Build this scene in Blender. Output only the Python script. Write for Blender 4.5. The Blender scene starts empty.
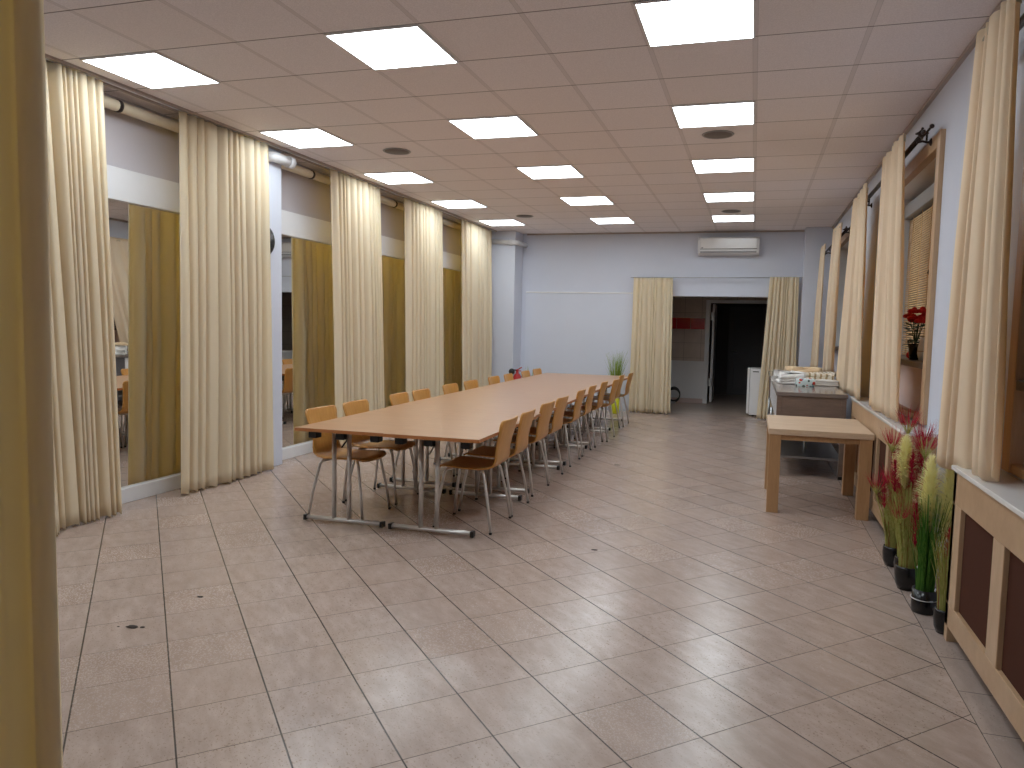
import bpy, math, random
from mathutils import Vector, Matrix
PI = math.pi
C = bpy.context.scene.collection
SC = bpy.context.scene

# ------------------------------------------------------------------ camera, world, exposure
CAM_H = 1.4535
CEIL = 3.1175
yaw, pitch, roll, F = 0.2853, 0.0779, 0.0231, 735.168
fwd = Vector((-math.sin(yaw)*math.cos(pitch), math.cos(yaw)*math.cos(pitch), -math.sin(pitch)))
rt = Vector((math.cos(yaw), math.sin(yaw), 0)); up = rt.cross(fwd)
R_ = math.cos(roll)*rt + math.sin(roll)*up
U_ = -math.sin(roll)*rt + math.cos(roll)*up
cd = bpy.data.cameras.new('camera'); cam = bpy.data.objects.new('camera', cd); C.objects.link(cam)
M_ = Matrix((R_, U_, -fwd)).transposed().to_4x4(); M_.translation = (0, 0, CAM_H); cam.matrix_world = M_
cd.sensor_width = 36; cd.lens = 36*F/1024; cd.shift_x = -24.26/1024; cd.clip_start = .05; cd.clip_end = 200
SC.camera = cam

LAMP = 13.2          # strength of the ceiling panels
w = bpy.data.worlds.new('night_sky'); SC.world = w; w.use_nodes = True
w.node_tree.nodes['Background'].inputs[0].default_value = (.10, .13, .20, 1)
w.node_tree.nodes['Background'].inputs[1].default_value = .12
SC.view_settings.view_transform = 'Standard'; SC.view_settings.look = 'None'
SC.view_settings.exposure = 0.0; SC.view_settings.gamma = 1.0; SC.view_settings.use_curve_mapping = False
try:
    SC.cycles.use_denoising = True; SC.cycles.max_bounces = 12; SC.cycles.diffuse_bounces = 6
    SC.cycles.glossy_bounces = 6; SC.cycles.sample_clamp_indirect = 8
except Exception: pass

# ------------------------------------------------------------------ materials
def lin(c):
    return tuple((v/12.92 if v <= .04045 else ((v+.055)/1.055)**2.4) for v in [x/255 for x in c])
class NT:
    def __init__(s, name):
        s.m = bpy.data.materials.new(name); s.m.use_nodes = True; s.t = s.m.node_tree; s.t.nodes.clear()
        s.out = s.n('ShaderNodeOutputMaterial')
    def n(s, kind, **kw):
        x = s.t.nodes.new(kind)
        for k, v in kw.items(): setattr(x, k, v)
        return x
    def link(s, a, b): s.t.links.new(a, b)
    def val(s, inp, v):
        if hasattr(v, 'is_linked') or hasattr(v, 'links'): s.link(v, inp)
        else: inp.default_value = v
    def math(s, op, a, b=0.0, c=0.0):
        x = s.n('ShaderNodeMath', operation=op)
        s.val(x.inputs[0], a); s.val(x.inputs[1], b); s.val(x.inputs[2], c)
        return x.outputs[0]
    def mix(s, fac, a, b):
        x = s.n('ShaderNodeMix', data_type='RGBA')
        s.val(x.inputs[0], fac)
        for i, v in ((6, a), (7, b)):
            if isinstance(v, tuple): v = (*v[:3], 1)
            s.val(x.inputs[i], v)
        return x.outputs[2]
    def coord(s, which='Object'): return s.n('ShaderNodeTexCoord').outputs[which]
    def mapping(s, v, scale=(1,1,1), rot=(0,0,0)):
        x = s.n('ShaderNodeMapping'); s.link(v, x.inputs[0]); x.inputs['Scale'].default_value = scale; x.inputs['Rotation'].default_value = rot
        return x.outputs[0]
    def noise(s, v, scale, detail=3, rough=.5):
        x = s.n('ShaderNodeTexNoise'); s.link(v, x.inputs['Vector']); x.inputs['Scale'].default_value = scale
        x.inputs['Detail'].default_value = detail; x.inputs['Roughness'].default_value = rough
        return x.outputs['Fac']
    def ramp(s, f, lo, hi):
        x = s.n('ShaderNodeMapRange'); s.val(x.inputs[0], f); x.inputs[1].default_value = lo; x.inputs[2].default_value = hi
        return x.outputs[0]
    def bsdf(s, col, rough=.5, metal=0.0, spec=.5, **kw):
        b = s.n('ShaderNodeBsdfPrincipled')
        s.val(b.inputs['Base Color'], (*col[:3], 1) if isinstance(col, tuple) else col)
        s.val(b.inputs['Roughness'], rough); b.inputs['Metallic'].default_value = metal
        b.inputs['Specular IOR Level'].default_value = spec
        for k, v in kw.items(): s.val(b.inputs[k], v)
        s.link(b.outputs[0], s.out.inputs[0]); s.b = b
        return b
    def bump(s, h, strength=.2, dist=.002):
        x = s.n('ShaderNodeBump'); x.inputs['Strength'].default_value = strength; x.inputs['Distance'].default_value = dist
        s.link(h, x.inputs['Height']); s.link(x.outputs[0], s.b.inputs['Normal'])

def plain(name, rgb, rough=.5, metal=0., var=.06, scale=14, spec=.5):
    t = NT(name); c = lin(rgb); f = t.noise(t.coord(), scale, 4)
    col = t.mix(f, tuple(v*(1-var) for v in c), tuple(min(1, v*(1+var)) for v in c))
    t.bsdf(col, rough, metal, spec)
    return t.m
def wood(name, light, dark, rough=.4, stretch=(1, 14, 14), scale=3.0, contrast=(.3, .7), spec=.5):
    t = NT(name); v = t.mapping(t.coord(), stretch)
    f1 = t.noise(v, scale, 5, .6); f2 = t.noise(v, scale*5, 3, .6)
    f = t.math('ADD', t.math('MULTIPLY', f1, .7), t.math('MULTIPLY', f2, .3))
    t.bsdf(t.mix(t.ramp(f, *contrast), lin(dark), lin(light)), rough, 0, spec)
    return t.m
def cloth(name, front, through, trans=.35, rough=.9):
    t = NT(name); v = t.coord(); f = t.noise(t.mapping(v, (1, 1, .5)), 3, 3)
    c = lin(front); col = t.mix(f, tuple(x*.97 for x in c), tuple(min(1, x*1.02) for x in c))
    d = t.n('ShaderNodeBsdfDiffuse'); t.link(col, d.inputs[0])
    tr = t.n('ShaderNodeBsdfTranslucent'); tr.inputs[0].default_value = (*lin(through), 1)
    mx = t.n('ShaderNodeMixShader'); mx.inputs[0].default_value = trans
    t.link(d.outputs[0], mx.inputs[1]); t.link(tr.outputs[0], mx.inputs[2]); t.link(mx.outputs[0], t.out.inputs[0])
    return t.m

def floor_material():
    t = NT('floor_tiles'); sx = t.n('ShaderNodeSeparateXYZ'); t.link(t.coord(), sx.inputs[0]); X, Y = sx.outputs[0], sx.outputs[1]
    s, fx, fy, th = .33330, -1.2975, 2.3756, .7771
    ca, sa = math.cos(th)/s, math.sin(th)/s
    dx, dy = t.math('SUBTRACT', X, fx), t.math('SUBTRACT', Y, fy)
    a = t.math('ADD', t.math('MULTIPLY', dx, ca), t.math('MULTIPLY', dy, sa))
    b = t.math('SUBTRACT', t.math('MULTIPLY', dx, sa), t.math('MULTIPLY', dy, ca))
    border = t.math('GREATER_THAN', X, .868)
    # the border strip along the window wall is laid straight
    a2 = t.math('MULTIPLY', t.math('SUBTRACT', X, .868), 1/.333); b2 = t.math('MULTIPLY', t.math('SUBTRACT', Y, 3.30), 1/.333)
    def sel(p, q): return t.math('ADD', t.math('MULTIPLY', p, t.math('SUBTRACT', 1.0, border)), t.math('MULTIPLY', q, border))
    a, b = sel(a, a2), sel(b, b2)
    def edge(v): return t.math('ABSOLUTE', t.math('SUBTRACT', v, t.math('ROUND', v)))
    ea, eb = edge(a), edge(b)
    ja = t.ramp(ea, .006, .012); jb = t.ramp(eb, .003, .0085)
    vec = t.n('ShaderNodeCombineXYZ'); t.link(t.math('FLOOR', a), vec.inputs[0]); t.link(t.math('FLOOR', b), vec.inputs[1]); t.link(border, vec.inputs[2])
    wn = t.n('ShaderNodeTexWhiteNoise'); t.link(vec.outputs[0], wn.inputs['Vector']); rnd = wn.outputs['Value']
    tc = t.n('ShaderNodeCombineXYZ'); t.link(a, tc.inputs[0]); t.link(b, tc.inputs[1]); t.link(t.math('MULTIPLY', rnd, 60.0), tc.inputs[2])
    streak = t.noise(t.mapping(tc.outputs[0], (4.0, 1.3, 1)), 1.6, 5, .65)
    col = t.mix(t.ramp(streak, .3, .7), lin((164, 144, 134)), lin((190, 170, 159)))
    col = t.mix(t.math('MULTIPLY', rnd, .30), col, lin((172, 148, 132)))
    sp = t.noise(t.mapping(tc.outputs[0], (1.0, .6, 1)), 42, 2, .7)
    spm = t.noise(tc.outputs[0], 2.2, 3, .6)
    speck = t.math('MULTIPLY', t.ramp(sp, .60, .68), t.ramp(spm, .25, .5))
    col = t.mix(t.math('MULTIPLY', speck, .75), col, lin((118, 92, 78)))
    big = t.noise(t.coord(), .9, 4, .6)
    col = t.mix(t.math('MULTIPLY', t.ramp(big, .45, .75), .18), col, lin((140, 120, 108)))
    col = t.mix(t.math('MULTIPLY', border, .35), col, lin((150, 138, 132)))
    col = t.mix(t.math('MULTIPLY', t.math('SUBTRACT', 1.0, ja), .92), col, lin((38, 30, 26)))
    col = t.mix(t.math('MULTIPLY', t.math('SUBTRACT', 1.0, jb), .75), col, lin((52, 40, 34)))
    rg = t.math('ADD', .15, t.math('ADD', t.math('MULTIPLY', sp, .14), t.math('MULTIPLY', rnd, .05)))
    t.bsdf(col, rg, 0, .5)
    h = t.math('ADD', t.math('MULTIPLY', t.math('MINIMUM', ja, jb), 1.0), t.math('MULTIPLY', sp, .12))
    wob = t.noise(tc.outputs[0], 1.1, 1, .5)
    t.bump(t.math('ADD', h, t.math('MULTIPLY', wob, 2.0)), .35, .0025)
    return t.m
def ceiling_material():
    t = NT('mineral_fibre_ceiling_tiles'); sx = t.n('ShaderNodeSeparateXYZ'); t.link(t.coord(), sx.inputs[0])
    a = t.math('MULTIPLY', t.math('ADD', sx.outputs[0], .0648), 1/.6); b = t.math('MULTIPLY', t.math('SUBTRACT', sx.outputs[1], 3.86), 1/.6)
    def edge(v): return t.math('ABSOLUTE', t.math('SUBTRACT', v, t.math('ROUND', v)))
    bar = t.ramp(edge(a), .018, .021); gap = t.math('SUBTRACT', t.ramp(edge(a), .019, .022), t.ramp(edge(a), .023, .027))
    cross = t.ramp(edge(b), .006, .010)
    vec = t.n('ShaderNodeCombineXYZ'); t.link(t.math('FLOOR', a), vec.inputs[0]); t.link(t.math('FLOOR', b), vec.inputs[1])
    wn = t.n('ShaderNodeTexWhiteNoise'); t.link(vec.outputs[0], wn.inputs['Vector'])
    f = t.noise(t.coord(), 130, 3, .7); g = t.noise(t.coord(), 1.2, 3)
    col = t.mix(t.ramp(f, .35, .7), lin((226, 220, 222)), lin((246, 240, 242)))
    col = t.mix(t.math('MULTIPLY', wn.outputs['Value'], .22), col, lin((226, 212, 202)))
    col = t.mix(t.math('SUBTRACT', 1.0, bar), col, lin((222, 215, 215)))
    col = t.mix(t.math('MULTIPLY', gap, .35), col, lin((70, 60, 55)))
    col = t.mix(t.math('MULTIPLY', t.math('SUBTRACT', 1.0, cross), .8), col, lin((76, 64, 58)))
    t.bsdf(col, .9, 0, .2); t.bump(t.math('ADD', t.math('MULTIPLY', f, .5), t.math('MINIMUM', bar, cross)), .3, .003)
    return t.m
def floral_material():
    t = NT('floral_print'); v = t.coord()
    vo = t.n('ShaderNodeTexVoronoi'); t.link(v, vo.inputs['Vector']); vo.inputs['Scale'].default_value = 22
    wn = t.n('ShaderNodeTexWhiteNoise'); t.link(vo.outputs['Color'], wn.inputs['Vector'])
    dot = t.math('LESS_THAN', vo.outputs['Distance'], .42); r = wn.outputs['Value']
    c = t.mix(t.math('GREATER_THAN', r, .35), lin((196, 60, 52)), lin((70, 120, 140)))
    c = t.mix(t.math('GREATER_THAN', r, .7), c, lin((60, 80, 74)))
    t.bsdf(t.mix(dot, lin((206, 222, 224)), c), .8); return t.m
def stripe_material():
    t = NT('striped_cotton'); sx = t.n('ShaderNodeSeparateXYZ'); t.link(t.coord(), sx.inputs[0])
    f = t.math('FRACT', t.math('MULTIPLY', t.math('ADD', sx.outputs[0], t.math('MULTIPLY', sx.outputs[1], .4)), 16))
    t.bsdf(t.mix(t.math('GREATER_THAN', f, .62), lin((232, 224, 208)), lin((178, 156, 120))), .9); return t.m
def passage_tiles():
    t = NT('beige_wall_tiles'); sx = t.n('ShaderNodeSeparateXYZ'); t.link(t.coord(), sx.inputs[0]); X, Z = sx.outputs[0], sx.outputs[2]
    def edge(v): return t.math('ABSOLUTE', t.math('SUBTRACT', v, t.math('ROUND', v)))
    j = t.math('MINIMUM', t.ramp(edge(t.math('MULTIPLY', X, 3.0)), .004, .012), t.ramp(edge(t.math('MULTIPLY', Z, 3.33)), .004, .012))
    f = t.noise(t.coord(), 6, 4)
    col = t.mix(f, lin((176, 160, 150)), lin((204, 188, 176)))
    col = t.mix(t.math('GREATER_THAN', Z, 1.47), lin((1,1,1)), lin((1,1,1))) if False else col
    t.bsdf(t.mix(j, lin((120, 108, 100)), col), .3); return t.m
def emission(name, rgb, strength):
    t = NT(name); e = t.n('ShaderNodeEmission'); e.inputs[0].default_value = (*rgb, 1); e.inputs[1].default_value = strength
    t.link(e.outputs[0], t.out.inputs[0]); return t.m
def plaster(name, rgb):
    t = NT(name); c = lin(rgb); f = t.noise(t.coord(), 2.2, 5, .6); g = t.noise(t.coord(), 90, 2)
    t.bsdf(t.mix(f, tuple(v*.96 for v in c), tuple(min(1, v*1.03) for v in c)), .75, 0, .3); t.bump(g, .12, .002); return t.m

m_floor = floor_material(); m_ceil = ceiling_material()
m_wall = plaster('white_wall_paint', (206, 210, 223)); m_pier = plaster('white_column_paint', (210, 214, 226))
m_upper = plaster('greyish_wall_paint', (196, 190, 194)); m_pink = plaster('pale_pink_plaster', (206, 184, 178))
m_white = plain('white_gloss_paint', (226, 226, 228), .35, 0, .02)
m_glosswhite = plain('white_glossy_laminate', (226, 224, 222), .18, 0, .02)
m_plastic = plain('white_plastic', (216, 216, 218), .35, 0, .02); m_greyplastic = plain('grey_plastic', (150, 150, 152), .45, 0, .03)
m_trim = plain('grey_painted_metal', (170, 158, 152), .5, 0, .03)
m_cream = cloth('cream_curtain_cloth', (243, 234, 214), (244, 222, 146), .40)
m_cream2 = cloth('warm_cream_curtain_cloth', (248, 234, 210), (246, 214, 152), .36)
m_header = plain('cream_heading_tape', (206, 194, 168), .9, 0, .04)
m_beech = wood('beech_table_veneer', (184, 145, 112), (168, 127, 95), .30, (1.0, 9, 9), 2.4)
m_beechedge = wood('beech_edge_band', (186, 122, 70), (164, 102, 56), .4, (2, 10, 10), 3)
m_ply = wood('honey_plywood', (208, 154, 82), (188, 130, 60), .32, (10, 10, 1.2), 3.5)
m_frame = wood('pale_beech_casing', (196, 164, 130), (172, 138, 104), .4, (9, 1.2, 1.2), 3)
m_framev = wood('pale_beech_board', (202, 172, 140), (180, 148, 114), .4, (8, 8, 1), 3)
m_oak = wood('light_oak', (214, 190, 164), (190, 160, 130), .45, (1.2, 10, 10), 3)
m_oakleg = wood('oak_leg', (188, 148, 106), (162, 122, 82), .45, (10, 10, 1.2), 3)
m_greywood = wood('grey_brown_wood', (140, 120, 108), (112, 94, 84), .38, (1.2, 10, 10), 3)
m_greytop = wood('grey_polished_wood_top', (140, 128, 122), (116, 104, 98), .16, (1.2, 8, 8), 3)
m_chrome = plain('satin_chrome', (216, 212, 208), .40, .75, .03)
m_steel = plain('brushed_steel', (170, 172, 174), .32, 1.0, .04)
m_black = plain('black_plastic', (22, 21, 21), .45, 0, .05); m_pot = plain('black_glazed_pot', (20, 19, 20), .22, 0, .05)
m_iron = plain('dark_wrought_iron', (58, 48, 46), .45, .6, .1)
m_brown = plain('dark_brown_fabric', (76, 44, 32), .95, 0, .08, 90, .15); m_darkframe = wood('dark_brown_window_wood', (74, 56, 48), (56, 42, 36), .4, (8, 8, 1))
m_sill = plain('dark_grey_stone', (96, 90, 90), .4, 0, .1, 30)
m_red = plain('fire_extinguisher_red', (176, 24, 26), .3, 0, .05); m_redtile = plain('red_wall_tile', (178, 26, 34), .2, 0, .06)
m_petal = plain('red_petals', (196, 26, 34), .7, 0, .15, 60); m_leaf = plain('dark_green_leaf', (44, 70, 44), .6, 0, .2, 30)
m_gold = plain('yellow_pot_glaze', (196, 196, 24), .4, 0, .05); m_soil = plain('potting_soil', (54, 42, 34), .95, 0, .2, 60)
m_wicker = wood('pale_wicker', (238, 208, 164), (216, 180, 132), .6, (20, 2, 20), 4)
m_glassnight = plain('night_window_pane', (14, 15, 19), .04, 0, .02)
m_cloth_w = plain('white_cotton', (226, 224, 222), .9, 0, .05); m_cloth_t = plain('tan_cotton', (212, 184, 148), .9, 0, .05)
m_floral = floral_material(); m_stripe = stripe_material(); m_ptile = passage_tiles()
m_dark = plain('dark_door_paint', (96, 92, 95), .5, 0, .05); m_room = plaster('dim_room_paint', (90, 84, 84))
m_pipe = plain('cream_pipe_paint', (214, 200, 176), .45, 0, .04); m_orchid = plain('white_petals', (236, 234, 236), .6, 0, .03)
m_debris = plain('dark_dirt', (52, 40, 34), .9, 0, .2); m_lamp = emission('led_diffuser', (.86, .95, 1.0), LAMP)
def mirror_mat():
    t = NT('silvered_mirror'); t.bsdf((.80, .80, .77), .015, 1.0); return t.m
m_mirror = mirror_mat()
def grassmat(name, a, b):
    t = NT(name); f = t.noise(t.mapping(t.coord(), (70, 70, 2)), 3, 2); col = t.mix(t.ramp(f, .35, .65), lin(a), lin(b))
    d = t.n('ShaderNodeBsdfDiffuse'); t.link(col, d.inputs[0]); tr = t.n('ShaderNodeBsdfTranslucent'); t.link(col, tr.inputs[0])
    mx = t.n('ShaderNodeMixShader'); mx.inputs[0].default_value = .45; t.link(d.outputs[0], mx.inputs[1]); t.link(tr.outputs[0], mx.inputs[2]); t.link(mx.outputs[0], t.out.inputs[0])
    return t.m
m_gr = grassmat('olive_grass_blade', (152, 158, 80), (198, 192, 122)); m_gr2 = grassmat('deep_green_grass_blade', (58, 104, 44), (104, 146, 66))
m_grred = grassmat('reddish_grass_blade', (158, 84, 66), (156, 150, 84)); m_plumered = grassmat('crimson_plume', (156, 34, 56), (200, 66, 84))
m_plumeyel = grassmat('pale_yellow_plume', (246, 240, 184), (254, 252, 220)); m_limegr = grassmat('lime_grass_blade', (120, 150, 60), (164, 180, 90))

# ------------------------------------------------------------------ mesh builder
class MB:
    def __init__(s): s.v = []; s.f = []; s.smooth = []
    def add(s, vs, fs, smooth=False):
        o = len(s.v); s.v += [tuple(p) for p in vs]; s.f += [tuple(i+o for i in f) for f in fs]; s.smooth += [smooth]*len(fs)
        return s
    def box(s, x0, x1, y0, y1, z0, z1):
        x0, x1 = sorted((x0, x1)); y0, y1 = sorted((y0, y1)); z0, z1 = sorted((z0, z1))
        return s.add([(x0,y0,z0),(x1,y0,z0),(x1,y1,z0),(x0,y1,z0),(x0,y0,z1),(x1,y0,z1),(x1,y1,z1),(x0,y1,z1)],
                     [(0,3,2,1),(4,5,6,7),(0,1,5,4),(1,2,6,5),(2,3,7,6),(3,0,4,7)])
    def tube(s, pts, r, n=8, caps=True, flat=1.0):
        pts = [Vector(p) for p in pts]; rs = r if isinstance(r, (list, tuple)) else [r]*len(pts)
        vs = []; ref = None
        for i, p in enumerate(pts):
            d = (pts[min(i+1, len(pts)-1)] - pts[max(i-1, 0)]).normalized()
            if ref is None: ref = Vector((0,0,1)) if abs(d.z) < .9 else Vector((1,0,0))
            a = d.cross(ref).normalized(); b = a.cross(d).normalized(); ref = b if abs(b.dot(d)) < .99 else ref
            for k in range(n):
                t = 2*PI*k/n; vs.append(p + a*rs[i]*math.cos(t) + b*rs[i]*flat*math.sin(t))
        fs = []
        for i in range(len(pts)-1):
            for k in range(n):
                fs.append((i*n+k, i*n+(k+1) % n, (i+1)*n+(k+1) % n, (i+1)*n+k))
        if caps: fs += [tuple(range(n-1, -1, -1)), tuple((len(pts)-1)*n+k for k in range(n))]
        return s.add(vs, fs, True)
    def lathe(s, prof, c=(0,0,0), n=24, axis='z'):
        vs = []
        for r, z in prof:
            for k in range(n):
                t = 2*PI*k/n; x, y = r*math.cos(t), r*math.sin(t)
                p = (x, y, z) if axis == 'z' else ((z, x, y) if axis == 'x' else (x, z, y))
                vs.append((p[0]+c[0], p[1]+c[1], p[2]+c[2]))
        fs = []
        for i in range(len(prof)-1):
            for k in range(n): fs.append((i*n+k, i*n+(k+1) % n, (i+1)*n+(k+1) % n, (i+1)*n+k))
        fs += [tuple(range(n-1, -1, -1)), tuple((len(prof)-1)*n+k for k in range(n))]
        return s.add(vs, fs, True)
    def grid(s, P, smooth=True):
        h, wd = len(P), len(P[0]); vs = [p for row in P for p in row]
        return s.add(vs, [(i*wd+j, i*wd+j+1, (i+1)*wd+j+1, (i+1)*wd+j) for i in range(h-1) for j in range(wd-1)], smooth)
    def ribbon(s, pts, w0, side):
        n = len(pts); vs = []
        for i, p in enumerate(pts):
            ww = w0*(1-.85*i/(n-1)); q = Vector(p); vs += [q - side*ww, q + side*ww]
        return s.add(vs, [(2*i, 2*i+1, 2*i+3, 2*i+2) for i in range(n-1)], True)
    def blob(s, c, r, seed=0, n=10, sq=(1,1,1), rough=.15):
        rnd = random.Random(seed); P = []
        for i in range(n//2+1):
            ph = PI*i/(n//2); row = []
            for k in range(n+1):
                if k == n: row.append(row[0]); continue
                t = 2*PI*k/n; rr = r*(1+rnd.uniform(-rough, rough)) if 0 < i < n//2 else r
                row.append((c[0]+rr*sq[0]*math.sin(ph)*math.cos(t), c[1]+rr*sq[1]*math.sin(ph)*math.sin(t), c[2]+rr*sq[2]*math.cos(ph)))
            P.append(row)
        return s.grid(P)
    def build(s, name, mat, parent=None, bevel=0, solid=0, loc=None):
        me = bpy.data.meshes.new(name); me.from_pydata(s.v, [], s.f); me.update()
        for p, sm in zip(me.polygons, s.smooth): p.use_smooth = sm
        me.materials.append(mat)
        o = bpy.data.objects.new(name, me); C.objects.link(o)
        if loc: o.location = loc
        if parent: o.parent = parent
        if solid:
            md = o.modifiers.new('thickness', 'SOLIDIFY'); md.thickness = solid; md.offset = 0
        if bevel:
            md = o.modifiers.new('bevel', 'BEVEL'); md.width = bevel; md.segments = 2; md.limit_method = 'ANGLE'
        return o
def box(name, mat, b, parent=None, bevel=0): return MB().box(*b).build(name, mat, parent, bevel)
def tag(o, label, cat, group=None, kind=None):
    o['label'] = label; o['category'] = cat
    if group: o['group'] = group
    if kind: o['kind'] = kind
    return o
def struct(o): o['kind'] = 'structure'; return o
def thing(name, label, cat, loc=(0,0,0), rz=0, group=None):
    o = bpy.data.objects.new(name, None); C.objects.link(o); o.location = loc; o.rotation_euler = (0, 0, rz); o.empty_display_size = .1
    return tag(o, label, cat, group)
def dup(root, loc, rz=None, label=None):
    r = root.copy(); C.objects.link(r); r.location = loc
    if rz is not None: r.rotation_euler = (0, 0, rz)
    if label: r['label'] = label
    for ch in list(root.children):
        c = ch.copy(); C.objects.link(c); c.parent = r
        for g in list(ch.children):
            d = g.copy(); C.objects.link(d); d.parent = c
    return r

# ------------------------------------------------------------------ setting
XL, XR, YF, YN = -4.70, 1.13, 12.85, -2.6
struct(box('floor', m_floor, (XL-.3, XR+.4, YN-.2, 13.0, -.1, 0)))
struct(box('ceiling', m_ceil, (XL-.3, XR+.4, YN-.2, 13.0, CEIL, CEIL+.1)))
struct(box('wall_near', m_wall, (XL-.3, XR+.4, YN-.2, YN, 0, CEIL)))
# left wall: mirrors sit on its lower part
struct(box('wall_left', m_upper, (XL-.3, XL-.02, YN, YF, 0, CEIL)))
struct(box('baseboard_left', m_white, (XL-.02, XL+.04, YN, YF-.45, 0, .115), None, .004))
struct(box('trim_1', m_white, (XL-.02, XL+.04, YN, YF-.45, 2.335, 2.58), None, .004))
# columns on the left wall
struct(box('trim_2', m_pier, (XL-.02, -4.53, 5.75, 6.36, 0, CEIL), None, .006))
struct(box('trim_3', m_pier, (XL-.02, -4.08, 12.40, YF, 0, CEIL), None, .006))
struct(box('trim_4', m_pier, (.72, XR, 12.50, YF, 0, CEIL), None, .006))
# far wall with the passage opening
DX0, DX1, DZ = -1.50, .40, 2.03
struct(MB().box(XL-.3, DX0, YF, YF+.18, 0, CEIL).box(DX1, XR+.3, YF, YF+.18, 0, CEIL).box(DX0, DX1, YF, YF+.18, DZ, CEIL).build('wall_far', m_wall))
struct(box('trim_5', m_white, (-4.0, DX0-.5, YF-.018, YF, 2.06, 2.085), None, .003))
struct(box('trim_6', m_pier, (-4.0, -2.0, YF-.008, YF, .0, 2.06)))
# grey edge trims of the hung ceiling
struct(box('trim_7', m_trim, (XR-.028, XR, YN, YF, CEIL-.03, CEIL), None, .003))
struct(box('trim_8', m_trim, (-4.0, XR-.35, YF-.025, YF, CEIL-.025, CEIL), None, .003))
# right wall with three window openings
WINS = [(1.70, 3.67), (5.47, 7.53), (9.80, 11.77)]; WZ0, WZ1 = .86, 2.70
wr = MB(); ys = YN
for a, b in WINS:
    wr.box(XR, XR+.3, ys, a, 0, CEIL); wr.box(XR, XR+.3, a, b, 0, WZ0); wr.box(XR, XR+.3, a, b, WZ1, CEIL); ys = b
wr.box(XR, XR+.3, ys, YF, 0, CEIL); struct(wr.build('wall_right', m_wall))
for i, (a, b) in enumerate(WINS):
    wn = bpy.data.objects.new('window_%d' % (i+1), None); C.objects.link(wn); struct(wn); wn.location = (XR, (a+b)/2, WZ0)
    def wb(name, mat, bb, bev=0):
        x0, x1, y0, y1, z0, z1 = bb; yc = (a+b)/2
        return MB().box(x0-XR, x1-XR, y0-yc, y1-yc, z0-WZ0, z1-WZ0).build(name, mat, wn, bev)
    cw = .085
    for (y0, y1) in ((a-cw, a+.012), (b-.012, b+cw)): wb('casing', m_framev, (XR-.03, XR+.03, y0, y1, WZ0, WZ1+cw), .004)
    wb('casing', m_frame, (XR-.03, XR+.03, a+.012, b-.012, WZ1-.012, WZ1+cw), .004)
    wb('apron', m_frame, (XR-.02, XR+.03, a+.012, b-.012, WZ0, WZ0+.04), .003)
    wb('recess_panel', m_pink, (XR+.10, XR+.13, a, b, WZ0, 1.235))
    wb('reveal', m_white, (XR+.03, XR+.30, a, a+.01, 1.27, WZ1)); wb('reveal', m_white, (XR+.03, XR+.30, b-.01, b, 1.27, WZ1)); wb('reveal', m_white, (XR+.03, XR+.30, a, b, WZ1-.01, WZ1))
    wb('sill', m_sill, (XR-.025, XR+.30, a+.013, b-.013, 1.225, 1.27), .004)
    # dark brown frame, two lights, night behind
    mid = (a+b)/2
    for y0, y1 in ((a+.01, a+.07), (mid-.05, mid+.05), (b-.07, b-.01)): wb('sash_stile', m_darkframe, (XR+.22, XR+.28, y0, y1, 1.27, WZ1-.01), .004)
    for z0, z1 in ((1.27, 1.34), (WZ1-.08, WZ1-.01)): wb('sash_rail', m_darkframe, (XR+.22, XR+.28, a+.07, b-.07, z0, z1), .004)
    for y0, y1 in ((a+.07, mid-.05), (mid+.05, b-.07)): wb('pane', m_glassnight, (XR+.255, XR+.265, y0, y1, 1.34, WZ1-.08))
# passage behind the far wall
struct(box('floor.001', plain('brown_passage_tiles', (190, 170, 156), .25, 0, .12, 6), (-2.6, 1.4, 13.0, 17.5, -.1, 0)))
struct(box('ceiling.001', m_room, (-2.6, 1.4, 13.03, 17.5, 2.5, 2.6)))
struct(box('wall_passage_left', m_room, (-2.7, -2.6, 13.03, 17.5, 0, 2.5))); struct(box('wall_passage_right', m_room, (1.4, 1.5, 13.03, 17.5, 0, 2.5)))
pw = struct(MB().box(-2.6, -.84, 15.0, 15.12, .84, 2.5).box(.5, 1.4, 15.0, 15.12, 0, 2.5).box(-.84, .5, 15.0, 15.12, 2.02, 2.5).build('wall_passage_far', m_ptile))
struct(box('trim_9', m_white, (-2.6, -.92, 14.99, 15.12, .09, .84))); struct(box('baseboard_passage', m_pink, (-2.6, -.92, 14.98, 15.12, 0, .09)))
band = MB()
for k in range(6): band.box(-2.6+.277*k+.002, -2.6+.277*(k+1)-.002, 14.985, 15.0, 1.475, 1.695)
struct(band.build('trim_10', m_redtile, None, .003))
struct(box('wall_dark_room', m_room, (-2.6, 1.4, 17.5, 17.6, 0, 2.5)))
d1 = bpy.data.objects.new('door_1', None); C.objects.link(d1); d1.location = (-.84, 15.0, 0); struct(d1)
MB().box(-.085, 0, -.03, .13, 0, 2.06).box(0, 1.34, -.03, .13, 2.0, 2.06).build('door_frame', m_white, d1, .004)
lf = MB().box(.035, .08, .14, .98, .02, 1.98).build('door_leaf', m_white, d1, .004)
for z in (.34, 1.66): box('hinge', m_steel, (.005, .075, .10, .14, z, z+.16), lf, .004)
d2 = bpy.data.objects.new('door_2', None); C.objects.link(d2); d2.location = (-.55, 17.42, 0); struct(d2)
dl = box('door_leaf', m_dark, (0, .95, 0, .05, 0, 2.0), d2, .004)
for a, b in ((.15, .95), (1.15, 1.85)): box('door_panel', m_dark, (.14, .81, -.012, 0, a, b), d2, .006)
MB().tube([(.09, 0, 1.0), (.09, -.05, 1.0), (.20, -.05, 1.0)], .010, 8).build('door_handle', m_steel, d2)

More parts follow.
